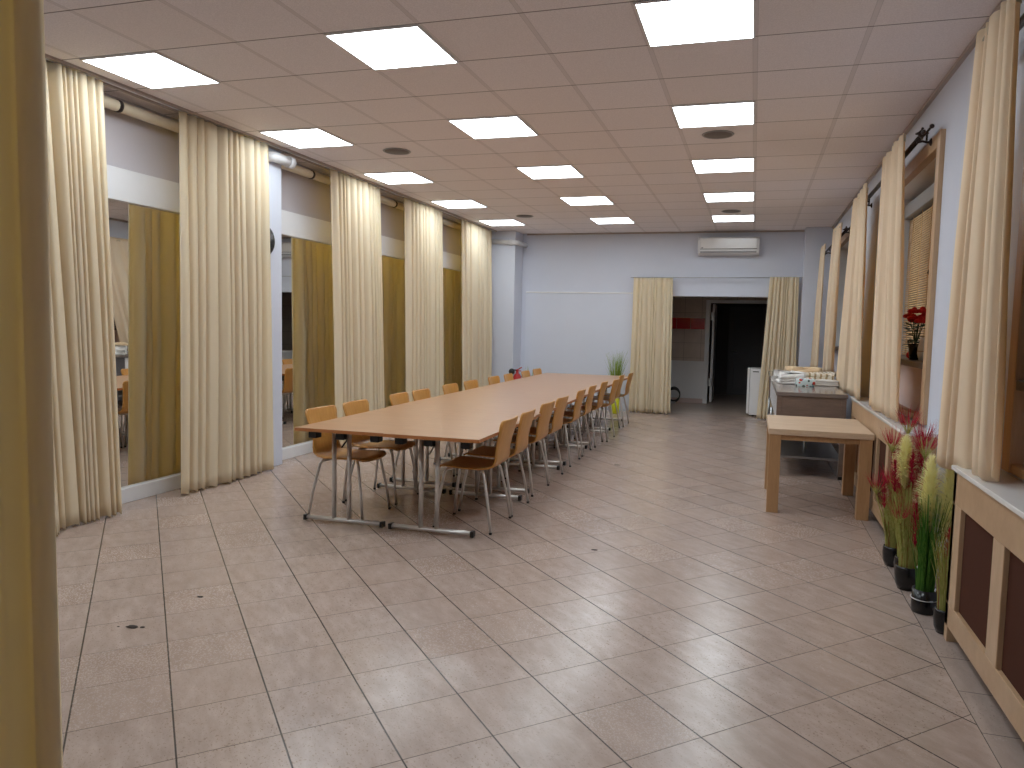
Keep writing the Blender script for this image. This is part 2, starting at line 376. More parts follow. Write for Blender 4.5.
# ------------------------------------------------------------------ mirrors
for k, (a, b, lab) in enumerate([
    (2.9, 5.74, 'wall mirror between the two nearest cream curtains on the left'),
    (6.375, 8.2, 'wall mirror beside the white column, behind the near end of the long table'),
    (8.24, 10.1, 'wall mirror between the third and fourth cream curtains on the left'),
    (10.14, 12.36, 'farthest wall mirror, between the last two cream curtains on the left')]):
    mr = thing('wall_mirror', lab, 'mirror', (XL, (a+b)/2, .115), 0, 'mirrors along the left wall'); h = (b-a)/2
    MB().box(-.016, 0, -h, h, 0, 2.22).build('mirror_glass', m_mirror, mr)
    for y0, y1 in ((-h-.012, -h), (h, h+.008)): MB().box(-.016, .006, y0, y1, 0, 2.22).build('edge_strip', m_white, mr)

# ------------------------------------------------------------------ curtains
def curtain(label, p0, p1, q0, q1, z0, z1, nf, amp, seed, mat, nrm, group, flare=0.0, top_amp=.7, tape=True, z0b=None, sharp=.66):
    """p0->p1 top line, q0->q1 bottom line (xy); nrm = direction the folds bulge in."""
    rnd = random.Random(seed); NU, NV = nf*14, 30
    p0, p1, q0, q1, nrm = [Vector((v[0], v[1], 0)) for v in (p0, p1, q0, q1, nrm)]
    ph = [rnd.uniform(-.9, .9) for _ in range(8)]; am = [rnd.uniform(.55, 1.25) for _ in range(nf+2)]; am2 = [rnd.uniform(.6, 1.3) for _ in range(nf+2)]
    base = (p0+p1)/2; P = []
    for j in range(NV+1):
        v = j/NV; row = []
        a, b = p0.lerp(q0, v), p1.lerp(q1, v)
        for i in range(NU+1):
            u = i/NU; zb = z0 if z0b is None else z0+(z0b-z0)*u; z = z1+(zb-z1)*v
            wv = u + .030*math.sin(2*PI*(1.7*u+ph[0])) + .022*math.sin(2*PI*(3.1*u+ph[1]+.12*v)) + .012*v*math.sin(2*PI*(2.3*u+ph[2]))
            wv -= .030*math.sin(2*PI*ph[0]) + .022*math.sin(2*PI*(ph[1]+.12*v)); t = wv*nf; k = max(0, min(nf, int(t))); fr = t-int(t)
            A = (am[k]*(1-fr)+am[k+1]*fr)*(1-v) + (am2[k]*(1-fr)+am2[k+1]*fr)*v
            g = (top_amp + (1-top_amp)*min(1, v*2.2))*A*amp
            phi = 2*PI*t + .35*math.sin(2*PI*(.8*v+ph[3]))*v
            lob = abs(math.sin(phi/2+.15*math.sin(phi+ph[6])))**sharp; off = g*(1.7*lob-.9+.22*math.cos(.5*phi+ph[4])) + .15*amp*v*math.sin(2*PI*(1.2*u+ph[5]))
            we = min(1, min(u, 1-u)*26); off = off*we + g*.35*(1-we)
            d = (b-a); L = d.length; al = u + (.17*math.sin(2*phi)/(nf*2*PI))*2.2*min(1, .4+v)
            al = max(0, min(1, al)); pt = a + d*al + nrm*(off + flare*v*v*max(0, 1-u*5))
            zz = z + (.012*math.sin(phi) if j == NV else 0) - .006*math.cos(phi)*v
            row.append((pt.x-base.x, pt.y-base.y, max(zz, .006)))
        P.append(row)
    o = MB().grid(P).build('curtain', mat, None, 0, .004, (base.x, base.y, 0)); tag(o, label, 'curtain', group)
    if tape:
        rows = [[(x-nrm.x*.006, y-nrm.y*.006, z1-.004-.05*k) for (x, y, z) in P[0]] for k in range(2)]
        MB().grid(rows).build('header_tape', m_header, o, 0, .004)
    return o
GL = 'full-length cream curtains along the left wall'
cur = [(3.5, 4.22, 3.62, 4.27, 12, 'nearest full-length cream curtain on the left wall, its outer corner kicked out on the floor'),
       (4.93, 6.05, 4.86, 6.08, 11, 'cream curtain second from the camera on the left, hanging in front of the white column'),
       (7.11, 8.22, 7.18, 8.34, 10, 'cream curtain behind the nearest chairs of the long table, third of five on the left'),
       (8.87, 10.09, 8.92, 10.18, 10, 'cream curtain behind the middle of the long table, second last on the left'),
       (10.83, 12.2, 10.92, 12.24, 10, 'farthest cream curtain on the left, next to the corner column')]
for k, (a, b, c, d, n, lab) in enumerate(cur):
    curtain(lab, (-4.465, a), (-4.465, b), (-4.45, c), (-4.45, d), .012, CEIL-.022, n, .054, 11+k, m_cream, (1, 0), GL, .13 if k == 0 else .0, .62)
trk = thing('curtain_track', 'cream double curtain track fixed to the ceiling along the left side', 'curtain rail', (-4.465, 6, CEIL))
MB().box(-.055, -.03, -8, 6.36, -.018, 0).box(.03, .055, -8, 6.36, -.018, 0).build('rail', m_trim, trk); MB().box(-.03, .03, -8, 6.36, -.006, 0).build('web', m_white, trk)
# far wall curtains and their wire
GF = 'cream curtains beside the far passage'
curtain('cream curtain left of the dark passage in the far wall', (-2.02, 12.70), (-1.35, 12.70), (-2.03, 12.68), (-1.31, 12.68), .02, 2.33, 10, .032, 31, m_cream, (0, -1), GF)
curtain('cream curtain right of the dark passage, slanting over the small fridge', (.215, 12.70), (.665, 12.70), (.10, 12.66), (.69, 12.66), .02, 2.35, 9, .032, 33, m_cream, (0, -1), GF)
wire = thing('curtain_rod', 'thin straight curtain rod above the dark passage in the far wall', 'curtain rod', (-.68, 12.735, 2.335))
MB().tube([(-1.40, 0, 0), (1.40, 0, .006)], .007, 8).build('rod', m_steel, wire)
for x in (-1.36, -.1, 1.36): MB().tube([(x, 0, 0), (x, .14, 0)], .006, 6).build('bracket', m_steel, wire)
# window curtains
GR = 'short cream curtains at the right-hand windows'
XC = .945
rc = [((XC, 3.94), (XC, 3.44), (.985, 4.32), (.985, 3.42), .775, .865, 2.84, 5, 'nearest short cream curtain on the right, its hem hanging over the near radiator cover'),
      ((XC, 6.58), (XC, 5.76), (.965, 6.70), (.965, 5.46), .86, .875, 2.86, 5, 'short cream curtain hanging across the window with the wicker blind'),
      ((XC, 8.42), (XC, 7.44), (.965, 9.28), (.965, 7.22), .80, .87, 2.84, 4, 'short cream curtain just beyond the wicker blind window, above the grey sideboard'),
      ((XC, 10.48), (XC, 9.55), (.965, 11.1), (.965, 10.05), .90, .96, 2.78, 4, 'short cream curtain at the farthest window, second from the far corner'),
      ((.945, 12.2), (.945, 11.5), (.90, 12.40), (.95, 11.8), .90, .93, 2.75, 3, 'short cream curtain closest to the far right corner')]
for k, (a, b, c, d, z0, zb, z1, n, lab) in enumerate(rc):
    curtain(lab, a, b, c, d, z0, z1, n, .040, 51+k, m_cream2, (-1, 0), GR, .0, .6, True, zb, 1.15)
# foreground curtain by the camera
plan = [(-1.212, 1.018), (-1.199, 1.010), (-1.190, 1.003), (-1.186, .996), (-1.200, .985), (-1.224, .984), (-1.236, 1.002), (-1.258, .998), (-1.266, .974), (-1.31, .962), (-1.35, .985), (-1.40, .955), (-1.46, .995), (-1.54, .95), (-1.62, 1.0), (-1.72, .955), (-1.82, 1.0), (-1.95, .96), (-2.1, 1.0)]
fgc = MB().grid([[(x+1.5+.002*math.sin(3*z+i), y-1.0+.002*math.sin(2.1*z+2*i), z) for i, (x, y) in enumerate(plan)] for z in [.01+(CEIL-.03)*k/20 for k in range(21)]])
fg = fgc.build('curtain', m_cream, None, 0, .004, (-1.5, 1.0, 0)); tag(fg, 'dim golden curtain in the left foreground, cut by the edge of the photo', 'curtain')
MB().grid([[(x+1.5, y-1.0-.004, z) for (x, y) in plan] for z in (CEIL-.09, CEIL-.03)]).build('header_tape', m_header, fg, 0, .004)

# double wrought iron rods over the windows
def rod_set(y0, y1, label, z=2.77):
    r = thing('curtain_rod', label, 'curtain rod', (XR-.03, y0, z), 0, 'double iron curtain rods over the right-hand windows'); L = y1-y0
    for dx, dz, rad in ((-.09, 0, .012), (-.03, .05, .008)):
        MB().tube([(dx, -.10, dz), (dx, L+.10, dz)], rad, 8).build('rod', m_iron, r)
    for y in (.03, L-.03):
        bk = MB().tube([(0, y, -.02), (-.03, y, -.02), (-.055, y, -.012), (-.09, y, -.02)], .008, 8).tube([(-.03, y, -.01), (-.03, y, .05)], .007, 8)
        b = bk.build('bracket', m_iron, r); MB().lathe([(.026, 0), (.026, -.006), (.012, -.014)], (0, y, -.02), 16, 'x').build('rosette', m_iron, b)
    for y, sg in ((-.10, -1), (L+.10, 1)):
        m = MB(); m.blob((-.09, y+sg*.03, 0), .026, 3, 12, (1, 1, 1), .03); m.tube([(-.09, y+sg*.05, 0), (-.09, y+sg*.075, 0), (-.09, y+sg*.12, 0)], [.012, .016, .003], 8)
        for t in range(4):
            c, s_ = math.cos(t*PI/2), math.sin(t*PI/2)
            m.tube([(-.09, y, 0), (-.09+.035*c, y+sg*.035, .035*s_), (-.09+.022*c, y+sg*.075, .022*s_)], [.006, .008, .003], 6)
        m.build('finial', m_iron, r)
        MB().blob((-.03, y+sg*.012, .05), .016, 4, 10, (1, 1, 1), .02).build('finial', m_iron, r)
    return r
rod_set(1.8, 4.0, 'double iron curtain rod at the top right corner above the nearest curtain')
rod_set(5.62, 8.3, 'double iron curtain rod over the window with the wicker blind', 2.785)
rod_set(9.75, 12.25, 'double iron curtain rod over the farthest window', 2.70)

# blind and things on the window sills
bl = thing('wicker_blind', 'pale wicker blind in the dark window behind the red flowers', 'blind', (XR+.185, 6.545, 2.55))
MB().box(-.05, .03, -.94, .94, -.05, .07).build('head_box', m_greyplastic, bl, .008)
sl = MB()
for k in range(62):
    z = -.07-.0195*k; n = 14
    sl.grid([[(.0+.006*math.sin(PI*j+k*PI), -.90+1.8*j/n, z-dz) for j in range(n+1)] for dz in (0, .0145)])
sl.build('slats', m_wicker, bl, 0, .003)
cb = MB()
for y in (-.7, -.35, 0, .35, .7): cb.tube([(-.006, y, -.05), (-.006, y, -1.28)], .003, 5)
cb.build('cords', m_wicker, bl)
hk = MB().tube([(-.01, -.42, -.46), (-.06, -.42, -.56), (-.085, -.42, -.63), (-.06, -.42, -.665), (-.01, -.42, -.65)], .011, 8); hk.build('pull_handle', m_iron, bl)
def flowerpot(loc, label, potm, seed, petals, group=None, h=.12, nflow=8):
    f = thing('potted_flower', label, 'flower pot', loc, 0, group); rnd = random.Random(seed)
    MB().lathe([(.035, 0), (.05, h*.9), (.053, h), (.045, h), (.042, h*.9)], (0,0,0), 18).build('pot', potm, f)
    lv = MB()
    for k in range(60):
        a = rnd.uniform(0, 2*PI); r = rnd.uniform(.02, .075); z = h+rnd.uniform(.0, .17); c = Vector((r*math.cos(a), r*math.sin(a), z)); d = Vector((math.cos(a), math.sin(a), rnd.uniform(-.3, .4)))
        side = d.cross(Vector((0,0,1))).normalized()
        lv.add([c, c+d*.03+side*.022, c+d*.07, c+d*.03-side*.022], [(0,1,2,3)], True)
    for k in range(8): lv.tube([(0,0,h*.8), (rnd.uniform(-.06,.06), rnd.uniform(-.06,.06), h+.2)], .003, 5)
    lv.build('leaves', m_leaf, f)
    for k in range(nflow):
        a = rnd.uniform(0, 2*PI); r = rnd.uniform(.0, .09); c = (r*math.cos(a), r*math.sin(a), h+.17+rnd.uniform(0, .08)); m = MB()
        for q in range(7):
            t = q*2*PI/7; m.blob((c[0]+.026*math.cos(t), c[1]+.026*math.sin(t), c[2]), .024, seed+q, 8, (1, 1, .7))
        m.blob((c[0], c[1], c[2]+.012), .022, seed+k, 8); m.build('blossom', petals, f)
    return f
flowerpot((XR+.045, 6.15, 1.27), 'red blooming flowers in a dark pot on the window sill by the wicker blind', m_pot, 5, m_petal)
vb = thing('white_vase', 'small white vase in front of the red flowers on the window sill', 'vase', (XR+.07, 5.98, 1.27)); MB().lathe([(.03, 0), (.042, .05), (.04, .10), (.025, .15), (.03, .17), (.022, .165)], (0,0,0), 18).build('body', m_plastic, vb)
MB().lathe([(.0305, .062), (.0425, .064), (.0425, .072), (.0305, .074)], (0,0,0), 18).build('rim_band', m_trim, vb)
ob = thing('ornament', 'small red and white ornament left of the red flowers on the window sill', 'ornament', (XR+.05, 6.33, 1.27))
MB().blob((0,0,.03), .032, 9, 12, (1,1,.95), .02).build('body', m_petal, ob); MB().blob((0,0,.075), .022, 9, 12, (1,1,1), .02).build('head', m_orchid, ob)
# white orchid at the far window (shows in the first mirror)
orc = thing('potted_orchid', 'white orchid in a pot on the sill of the farthest window', 'flower pot', (XR+.10, 10.3, 1.27)); rnd = random.Random(4)
MB().lathe([(.05, 0), (.07, .12), (.062, .12)], (0,0,0), 18).build('pot', m_pot, orc); fl = MB()
for k in range(60):
    fl.blob((rnd.uniform(-.10,.06), rnd.uniform(-.16,.16), .22+rnd.uniform(0,.5)), .032, k, 8, (1,1,.6))
fl.build('blossoms', m_orchid, orc); MB().tube([(0,0,.1),(0,.05,.4),(-.02,.02,.7)], .006, 6).tube([(0,0,.1),(0,-.08,.4),(-.02,-.06,.62)], .006, 6).build('stems', m_leaf, orc)

# ------------------------------------------------------------------ radiator covers
def radcover(y0, y1, label, stiles):
    r = thing('radiator_cover', label, 'radiator cover', (XR, y0, 0), 0, 'beech radiator covers under the windows'); L = y1-y0; D = -.185; T = .82
    MB().box(D-.012, 0, -.0, L+.012, T, T+.022).build('top_board', m_glosswhite, r, .003)
    MB().box(D, D+.035, 0, L, T-.155, T).build('top_rail', m_frame, r, .003)
    MB().box(D, D+.035, 0, L, .075, .185).build('bottom_rail', m_frame, r, .003)
    for s in stiles: MB().box(D, D+.035, s[0]-y0, s[1]-y0, .185, T-.155).build('stile', m_framev, r, .003)
    for (a, b) in ((0, .05), (L-.05, L)): MB().box(D, 0, a, b, .0, T).build('end_panel', m_framev, r, .003)
    e = [s for s in stiles]
    for a, b in zip(e[:-1], e[1:]): MB().box(D+.02, D+.028, a[1]-y0, b[0]-y0, .185, T-.155).build('grille_panel', m_brown, r)
    return r
radcover(.8, 3.88, 'near radiator cover with dark brown panels and white top, right edge of the photo', [(.8,.9),(1.5,1.62),(2.28,2.40),(3.12,3.255),(3.73,3.88)])
radcover(5.08, 7.72, 'farther radiator cover behind the small wooden table and potted grasses', [(5.08,5.22),(5.62,5.72),(6.10,6.25),(6.57,6.67),(6.88,6.98),(7.24,7.34),(7.62,7.72)])

# ------------------------------------------------------------------ long table made of ten tables
BEV = .0008
def make_table(label):
    t = thing('folding_table', label, 'table', (0,0,0), 0, 'folding tables pushed into one long table')
    W2, L2, Z = .3418, .6995, .715
    MB().box(-W2, W2, -L2, L2, Z-.024, Z).build('tabletop', m_beech, t, BEV)
    MB().box(-W2-.0003, W2+.0003, -L2-.0003, L2+.0003, Z-.0235, Z-.0025).build('edge_band', m_beechedge, t)
    for y in (-.50, .63):
        fr = MB().tube([(-.37, y, .032), (.232, y, .032)], .021, 10, True, .72).build('foot_bar', m_chrome, t)
        for x in (-.385, .227): MB().box(x-.004, x+.022, y-.023, y+.023, .010, .050).build('foot_cap', m_black, fr, .004)
        for x in (-.148, -.028): MB().tube([(x, y, .04), (x, y, .66)], .019, 12, True, .8).build('post', m_chrome, t)
        MB().box(-.31, .20, y-.014, y+.014, .662, .690).build('top_rail', m_chrome, t, .003)
        for x in (-.305, -.085, .185): MB().box(x-.033, x+.033, y-.036, y+.036, .618, .690).build('corner_block', m_black, t, .006)
        sg = 1 if y < 0 else -1
        MB().tube([(-.088, y, .56), (-.088, y+sg*.22, .685)], .006, 6).build('brace', m_iron, t)
    return t
order = ['nearest to the camera', 'second from the camera', 'in the middle of the row', 'second from the far wall', 'nearest to the far wall']
tab0 = None
for side, xc, dxb in (('curtain', -2.7025, 0), ('window', -2.0185, 0)):
    for k in range(5):
        lab = 'beech-topped folding table in the row on the %s side, %s' % (side, order[k]); yy = 5.11+1.4*k; loc = (xc-.0175*(yy-4.6)-(.015 if k else 0), yy, 0)
        if tab0 is None: tab0 = make_table(lab); tab0.location = loc; tab0.rotation_euler = (0, 0, .0175)
        else: dup(tab0, loc, .0175, lab)

# ------------------------------------------------------------------ plywood shell chairs (front is +X in local space)
def make_chair(label):
    c = thing('shell_chair', label, 'chair', (0,0,0), 0, 'plywood shell chairs around the long table')
    prof = [(.215,.426,.168),(.205,.438,.184),(.165,.447,.195),(.08,.444,.202),(-.02,.438,.202),(-.12,.437,.196),(-.18,.445,.186),(-.215,.466,.178),(-.232,.505,.170),(-.240,.56,.167),(-.260,.63,.174),(-.278,.70,.188),(-.291,.76,.200),(-.297,.783,.195),(-.300,.796,.172)]
    P = []
    for i, (x, z, hw) in enumerate(prof):
        row = []
        for j in range(13):
            s = -1+2*j/12; y = hw*s; dx = dz = 0
            back = max(0, min(1, (z-.47)/.15))
            dx = back*.022*(s*s); dz = (1-back)*.008*(s*s)
            if i <= 1: dx -= .018*abs(s)**3
            row.append((x+dx, y, z+dz))
        P.append(row)
    MB().grid(P).build('seat_shell', m_ply, c, 0, .011)
    feet = [(.215,.20),(.215,-.20),(-.222,.235),(-.222,-.235)]
    for fx, fy in feet:
        tx = fx-.06 if fx > 0 else fx+.07; ty = fy*.80
        lg = MB().tube([(tx*.75, ty*.72, .424), (tx*.92, ty*.93, .421), (tx, ty, .400), (fx*.6+tx*.4, fy*.6+ty*.4, .2), (fx, fy, .014)], .0105, 10).build('leg', m_chrome, c)
        MB().tube([(fx, fy, .016), (fx, fy, 0)], .0112, 10).build('foot_cap', m_black, lg)
    MB().tube([(.115,-.115,.424),(.115,.115,.424)], .010, 8).tube([(-.11,-.135,.424),(-.11,.135,.424)], .010, 8).tube([(.115,0,.424),(-.11,0,.424)], .009, 8).build('seat_frame', m_chrome, c)
    return c
ordn = ['first', 'second', 'third', 'fourth', 'fifth', 'sixth', 'seventh', 'eighth', 'ninth', 'tenth']
RY = [4.97, 5.48, 6.20, 6.755, 7.63, 8.28, 8.97, 9.47, 10.37, 10.96]; LY = [4.935, 5.468, 6.27, 6.74, 7.51, 8.15, 8.96, 9.58, 10.38, 11.0]
RX = [-1.705, -1.72, -1.755, -1.765, -1.785, -1.80, -1.80, -1.74, -1.825, -1.79]
ch0 = None; rj = random.Random(2)
for side, ysl in (('window', RY), ('curtain', LY)):
    for k, y in enumerate(ysl):
        lab = 'plywood shell chair on the %s side of the long table, %s from the camera' % (side, ordn[k])
        if side == 'window': loc = (RX[k]-.222, y, 0); rz = PI + rj.uniform(-.03, .03)
        else: loc = (-2.903-.007*(y-5)+rj.uniform(-.008, .008), y, 0); rz = rj.uniform(-.04, .04)
        if ch0 is None: ch0 = make_chair(lab); ch0.location = loc; ch0.rotation_euler = (0, 0, rz)
        else: dup(ch0, loc, rz, lab)

# ------------------------------------------------------------------ small wooden table, grey sideboard, fridge
wt = thing('wooden_table', 'small square-legged light oak table in front of the grey sideboard', 'table', (.540, 6.65, 0), .0); W2, L2, Z = .390, .51, .684
MB().box(-W2, W2, -L2, L2, Z-.048, Z).build('tabletop', m_oak, wt, .003)
for sx in (-1, 1):
    for sy in (-1, 1): MB().box(sx*(W2-.008), sx*(W2-.098), sy*(L2-.01), sy*(L2-.10), 0, Z-.048).build('leg', m_oakleg, wt, .003)
for sy in (-1, 1): MB().box(-W2+.098, W2-.098, sy*(L2-.025), sy*(L2-.047), Z-.09, Z-.048).build('apron', m_oakleg, wt)
for sx in (-1, 1): MB().box(sx*(W2-.025), sx*(W2-.047), -L2+.1, L2-.1, Z-.09, Z-.048).build('apron', m_oakleg, wt)
sb = thing('sideboard', 'long grey-brown wooden sideboard with open lower steel shelf under the right windows', 'sideboard', (.582, 7.80, 0)); L = 4.1; W2 = .337
MB().box(-W2, W2, -.02, L, .815, .855).build('worktop', m_greytop, sb, .004)
MB().box(-W2+.015, W2-.015, 0, .03, .44, .815).build('end_panel', m_greywood, sb, .003)
for x0, x1 in ((-W2+.01, -W2+.055), (W2-.055, W2-.01)): MB().box(x0, x1, -.008, .05, .035, .815).build('end_post', m_greywood, sb, .003)
MB().box(W2-.03, W2-.01, .03, L, .44, .815).build('back_panel', m_greywood, sb); MB().box(-W2+.015, W2-.015, L-.03, L, .44, .815).build('end_panel', m_greywood, sb)
for x in (-W2+.03, W2-.03):
    for y in (.02, 1.3, 2.6, L-.04):
        lg = MB().tube([(x, y, .03), (x, y, .44)], .017, 10).build('leg', m_steel, sb); MB().lathe([(.022, 0), (.022, .02), (.014, .032)], (x, y, 0), 12).build('foot', m_black, lg)
MB().box(-W2+.02, W2-.02, .01, L-.02, .185, .205).build('lower_shelf', m_steel, sb, .003)
MB().box(-W2+.042, -W2+.055, .03, L-.03, .44, .815).build('front_panel', m_dark, sb)
MB().box(-W2+.04, W2-.02, .01, L-.02, .425, .44).build('cabinet_floor', m_greywood, sb)
for k in range(13):
    y = .12+.31*k; MB().box(-W2+.036, -W2+.041, y, y+.13, .46, .80).build('front_slat', m_white, sb, .003)
MB().tube([(-.02, .3, .20), (-.02, .3, .43)], .012, 8).build('shelf_support', m_steel, sb)
fr = thing('fridge', 'small white fridge standing in the passage opening beside the slanting curtain', 'fridge', (.165, 13.30, 0))
MB().box(-.19, .25, -.24, .26, 0.03, .825).build('body', m_white, fr, .008); MB().box(-.235, -.195, -.24, .26, .05, .825).build('door', m_white, fr, .008)
for y in (-.2, .2): MB().lathe([(.02, 0), (.02, .03)], (-.12, y, 0), 10).build('foot', m_black, fr)
MB().box(-.15, -.05, -.246, -.24, .765, .78).build('badge', m_black, fr)
# cloths on the sideboard
def folded(name, label, mat, loc, sx, sy, h, layers, seed, rz=0, cat='tablecloth', lumpy=.006, group='folded cloths on the grey sideboard'):
    o = thing(name, label, cat, loc, rz, group); rnd = random.Random(seed); zz = 0
    for l in range(layers):
        hh = h/layers; P = []; ex = sx*(1-.05*rnd.random()); ey = sy*(1-.05*rnd.random()); n = 14
        top = []
        for ring, (sc, z) in enumerate(((.94, .001), (1.0, .25), (1.0, .75), (.94, .97), (.6, 1.0), (.02, 1.0))):
            row = []
            for k in range(33):
                t = 2*PI*(k % 32)/32; c, s_ = math.cos(t), math.sin(t); q = .28
                px, py = math.copysign(abs(c)**q, c), math.copysign(abs(s_)**q, s_)
                wob = lumpy*math.sin(3*t+seed+l)+lumpy*.7*math.sin(7*t+seed*2)
                row.append((ex*sc*px+wob, ey*sc*py+wob, zz+hh*z+(lumpy*(math.sin(2*t+seed)+1) if z > .5 and lumpy else 0)*(1 if l == layers-1 else .2)))
            P.append(row)
        MB().grid(P).build('fold', mat, o); zz += hh
    return o
SZ = .855
folded('tablecloth', 'crumpled white cloth at the left of the pile on the grey sideboard', m_cloth_w, (.43, 9.25, SZ), .145, .30, .085, 3, 3, .1, 'tablecloth', .03)
folded('tablecloth', 'folded white cloths at the right of the pile under the striped one', m_cloth_w, (.80, 9.15, SZ), .16, .26, .06, 3, 5, .04)
folded('tablecloth', 'striped folded cloth lying on the white ones on the sideboard', m_stripe, (.76, 9.25, SZ+.064), .175, .25, .055, 2, 6, -.06, 'tablecloth', .012)
folded('tablecloth', 'tan folded cloth lying on top of the pile on the sideboard', m_cloth_t, (.60, 9.50, SZ+.12), .17, .22, .035, 1, 8, .15, 'tablecloth', .016)
folded('napkin_pack', 'floral printed packet in front of the white cloths on the sideboard', m_floral, (.58, 8.80, SZ), .105, .09, .085, 1, 9, 0, 'napkins', .003)

# ------------------------------------------------------------------ potted grasses
def plume(m, base, d, length, rad, n, rnd, droop=.0, wd=.0011):
    """hairs along a spine from base in direction d"""
    d = Vector(d).normalized(); base = Vector(base)
    for k in range(n):
        t = rnd.random(); p = base + d*length*t; a = rnd.uniform(0, 2*PI); e = Vector((math.cos(a), math.sin(a), 0))
        rr = rad*math.sin(PI*min(1, .12+.86*t))**.7; q1 = p + d*length*.10 + e*rr*.55; q2 = p + d*length*.17 + e*rr - Vector((0,0,droop*rr))
        m.ribbon([p, q1, q2], wd, Vector((-e.y, e.x, 0)))
def grass(label, loc, potkind, seed, blades, heads, height, spread, lean=(0,0), potr=.068, poth=.135, group='potted grasses along the right wall', potm=None):
    g = thing('potted_plant', label, 'potted plant', loc, 0, group); rnd = random.Random(seed)
    if potkind == 'round': prof = [(potr*.70, 0), (potr*.92, poth*.25), (potr, poth*.62), (potr*.96, poth*.93), (potr*.92, poth), (potr*.84, poth), (potr*.84, poth*.88)]
    else: prof = [(potr*.95, 0), (potr, poth*.06), (potr, poth), (potr*.92, poth), (potr*.92, poth*.9)]
    p = MB().lathe(prof, (0,0,0), 28).build('pot', potm or m_pot, g); MB().lathe([(potr*.83, poth*.86), (.001, poth*.87)], (0,0,0), 20).build('soil', m_soil, p)
    for name, mat, n, hh, wd in blades:
        m = MB()
        for k in range(n):
            a = rnd.uniform(0, 2*PI); r0 = potr*.7*rnd.random()**.5; H = height*hh*rnd.uniform(.55, 1.0); out = spread*rnd.uniform(.1, 1.0)
            e = Vector((math.cos(a), math.sin(a), 0)); b = Vector((r0*e.x, r0*e.y, poth*.85)); ln = Vector((lean[0], lean[1], 0))
            pts = [b + (e*out+ln)*(t**1.8) + Vector((0,0,H*(t-.10*t*t))) for t in (0, .25, .5, .75, 1)]
            m.ribbon(pts, wd, Vector((-e.y, e.x, 0)).lerp(Vector((1,0,0)), .3).normalized())
        m.build(name, mat, g)
    for kind, dx, dy, z, ln, rad in heads:
        base = Vector((dx, dy, z)); d = Vector((dx*.5, dy*.5, 1)); m = MB()
        m.tube([(dx*.2, dy*.2, poth*.85), (dx*.55, dy*.55, z*.6), tuple(base)], .0028, 5)
        st = m.build('stem', m_gr, g); m = MB()
        if kind == 'yellow': plume(m, base, d, ln, rad, 1200, rnd, .25, .0036); m.build('plume', m_plumeyel, g)
        elif kind == 'red': plume(m, base, d, ln, rad, 170, rnd, .1, .0026); m.build('plume', m_plumered, g)
        else:   # spiky tuft: green below, crimson tips
            for k in range(46):
                a = rnd.uniform(0, 2*PI); e = Vector((math.cos(a), math.sin(a), 0)); s_ = Vector((-e.y, e.x, 0)); L1 = ln*rnd.uniform(.7, 1.1)
                m.ribbon([base, base+e*rad*.35+Vector((0,0,L1*.35)), base+e*rad*.7+Vector((0,0,L1*.6))], .0022, s_)
            m.build('tuft', m_gr, g); m = MB()
            for k in range(60):
                a = rnd.uniform(0, 2*PI); e = Vector((math.cos(a), math.sin(a), 0)); s_ = Vector((-e.y, e.x, 0)); L1 = ln*rnd.uniform(.75, 1.15)
                m.ribbon([base+e*rad*.45+Vector((0,0,L1*.42)), base+e*rad*.8+Vector((0,0,L1*.75)), base+e*rad*rnd.uniform(.7,1.3)+Vector((0,0,L1*1.05))], .0018, s_)
            m.build('tip', m_plumered, st)
    return g
GB = 'blades'
def heads(seed, n, kinds, z0, z1, cx, cy, r):
    q = random.Random(seed); out = []
    for k in range(n):
        a, rr = q.uniform(0, 2*PI), r*q.random()**.5; kd = kinds[k % len(kinds)]
        out.append((kd, cx+rr*math.cos(a), cy+rr*math.sin(a), q.uniform(z0, z1), .17 if kd == 'red' else .14, .042 if kd == 'red' else .075))
    return out
grass('potted green grass with red heads, next to the leg of the small wooden table', (.905, 5.01, 0), 'round', 1,
      [('blades', m_gr, 170, .66, .0052), ('red_blades', m_grred, 70, .86, .0034)],
      heads(1, 9, ['red', 'tuft', 'red'], .36, .60, -.03, -.02, .10), .72, .12, (0, 0), .062, .125)
grass('tall potted grass with spiky crimson tufts, second pot from the wooden table', (.935, 4.79, 0), 'round', 2,
      [('blades', m_gr, 140, .72, .0048), ('red_blades', m_grred, 90, .9, .0034)],
      [('tuft', -.03, .0, .86, .16, .085), ('tuft', .05, -.02, .78, .17, .085), ('tuft', -.10, .04, .74, .15, .08), ('tuft', .02, .08, .70, .15, .08)] + heads(2, 8, ['red', 'red', 'tuft'], .48, .70, -.02, 0, .08), .88, .11, (0, 0), .062, .125)
grass('potted grass with a pale yellow plume among red heads, middle of the five pots', (.905, 4.57, 0), 'round', 3,
      [('blades', m_gr, 170, .74, .0052), ('red_blades', m_grred, 80, .84, .0036)],
      [('yellow', -.02, .10, .56, .28, .082), ('tuft', .05, -.02, .76, .15, .09)] + heads(3, 9, ['red', 'tuft', 'red'], .36, .66, .0, -.01, .11), .78, .11, (0, 0), .066, .135)
grass('deep green potted grass with two big pale yellow plumes, in a straight black pot', (.925, 4.215, 0), 'straight', 4,
      [('blades', m_gr2, 130, .86, .0052)],
      [('yellow', .0, .03, .40, .38, .082), ('yellow', .075, .0, .38, .40, .088), ('red', -.06, .0, .34, .22, .035), ('red', -.05, .06, .44, .16, .04)], .70, .09, (0,0), .062, .125)
grass('thin olive potted grass tucked against the end of the near radiator cover', (.962, 3.945, 0), 'round', 5,
      [('blades', m_gr, 100, .85, .0046), ('red_blades', m_grred, 40, .9, .003)],
      [('red', .0, .02, .34, .16, .03)], .58, .07, (0, 0), .052, .12)
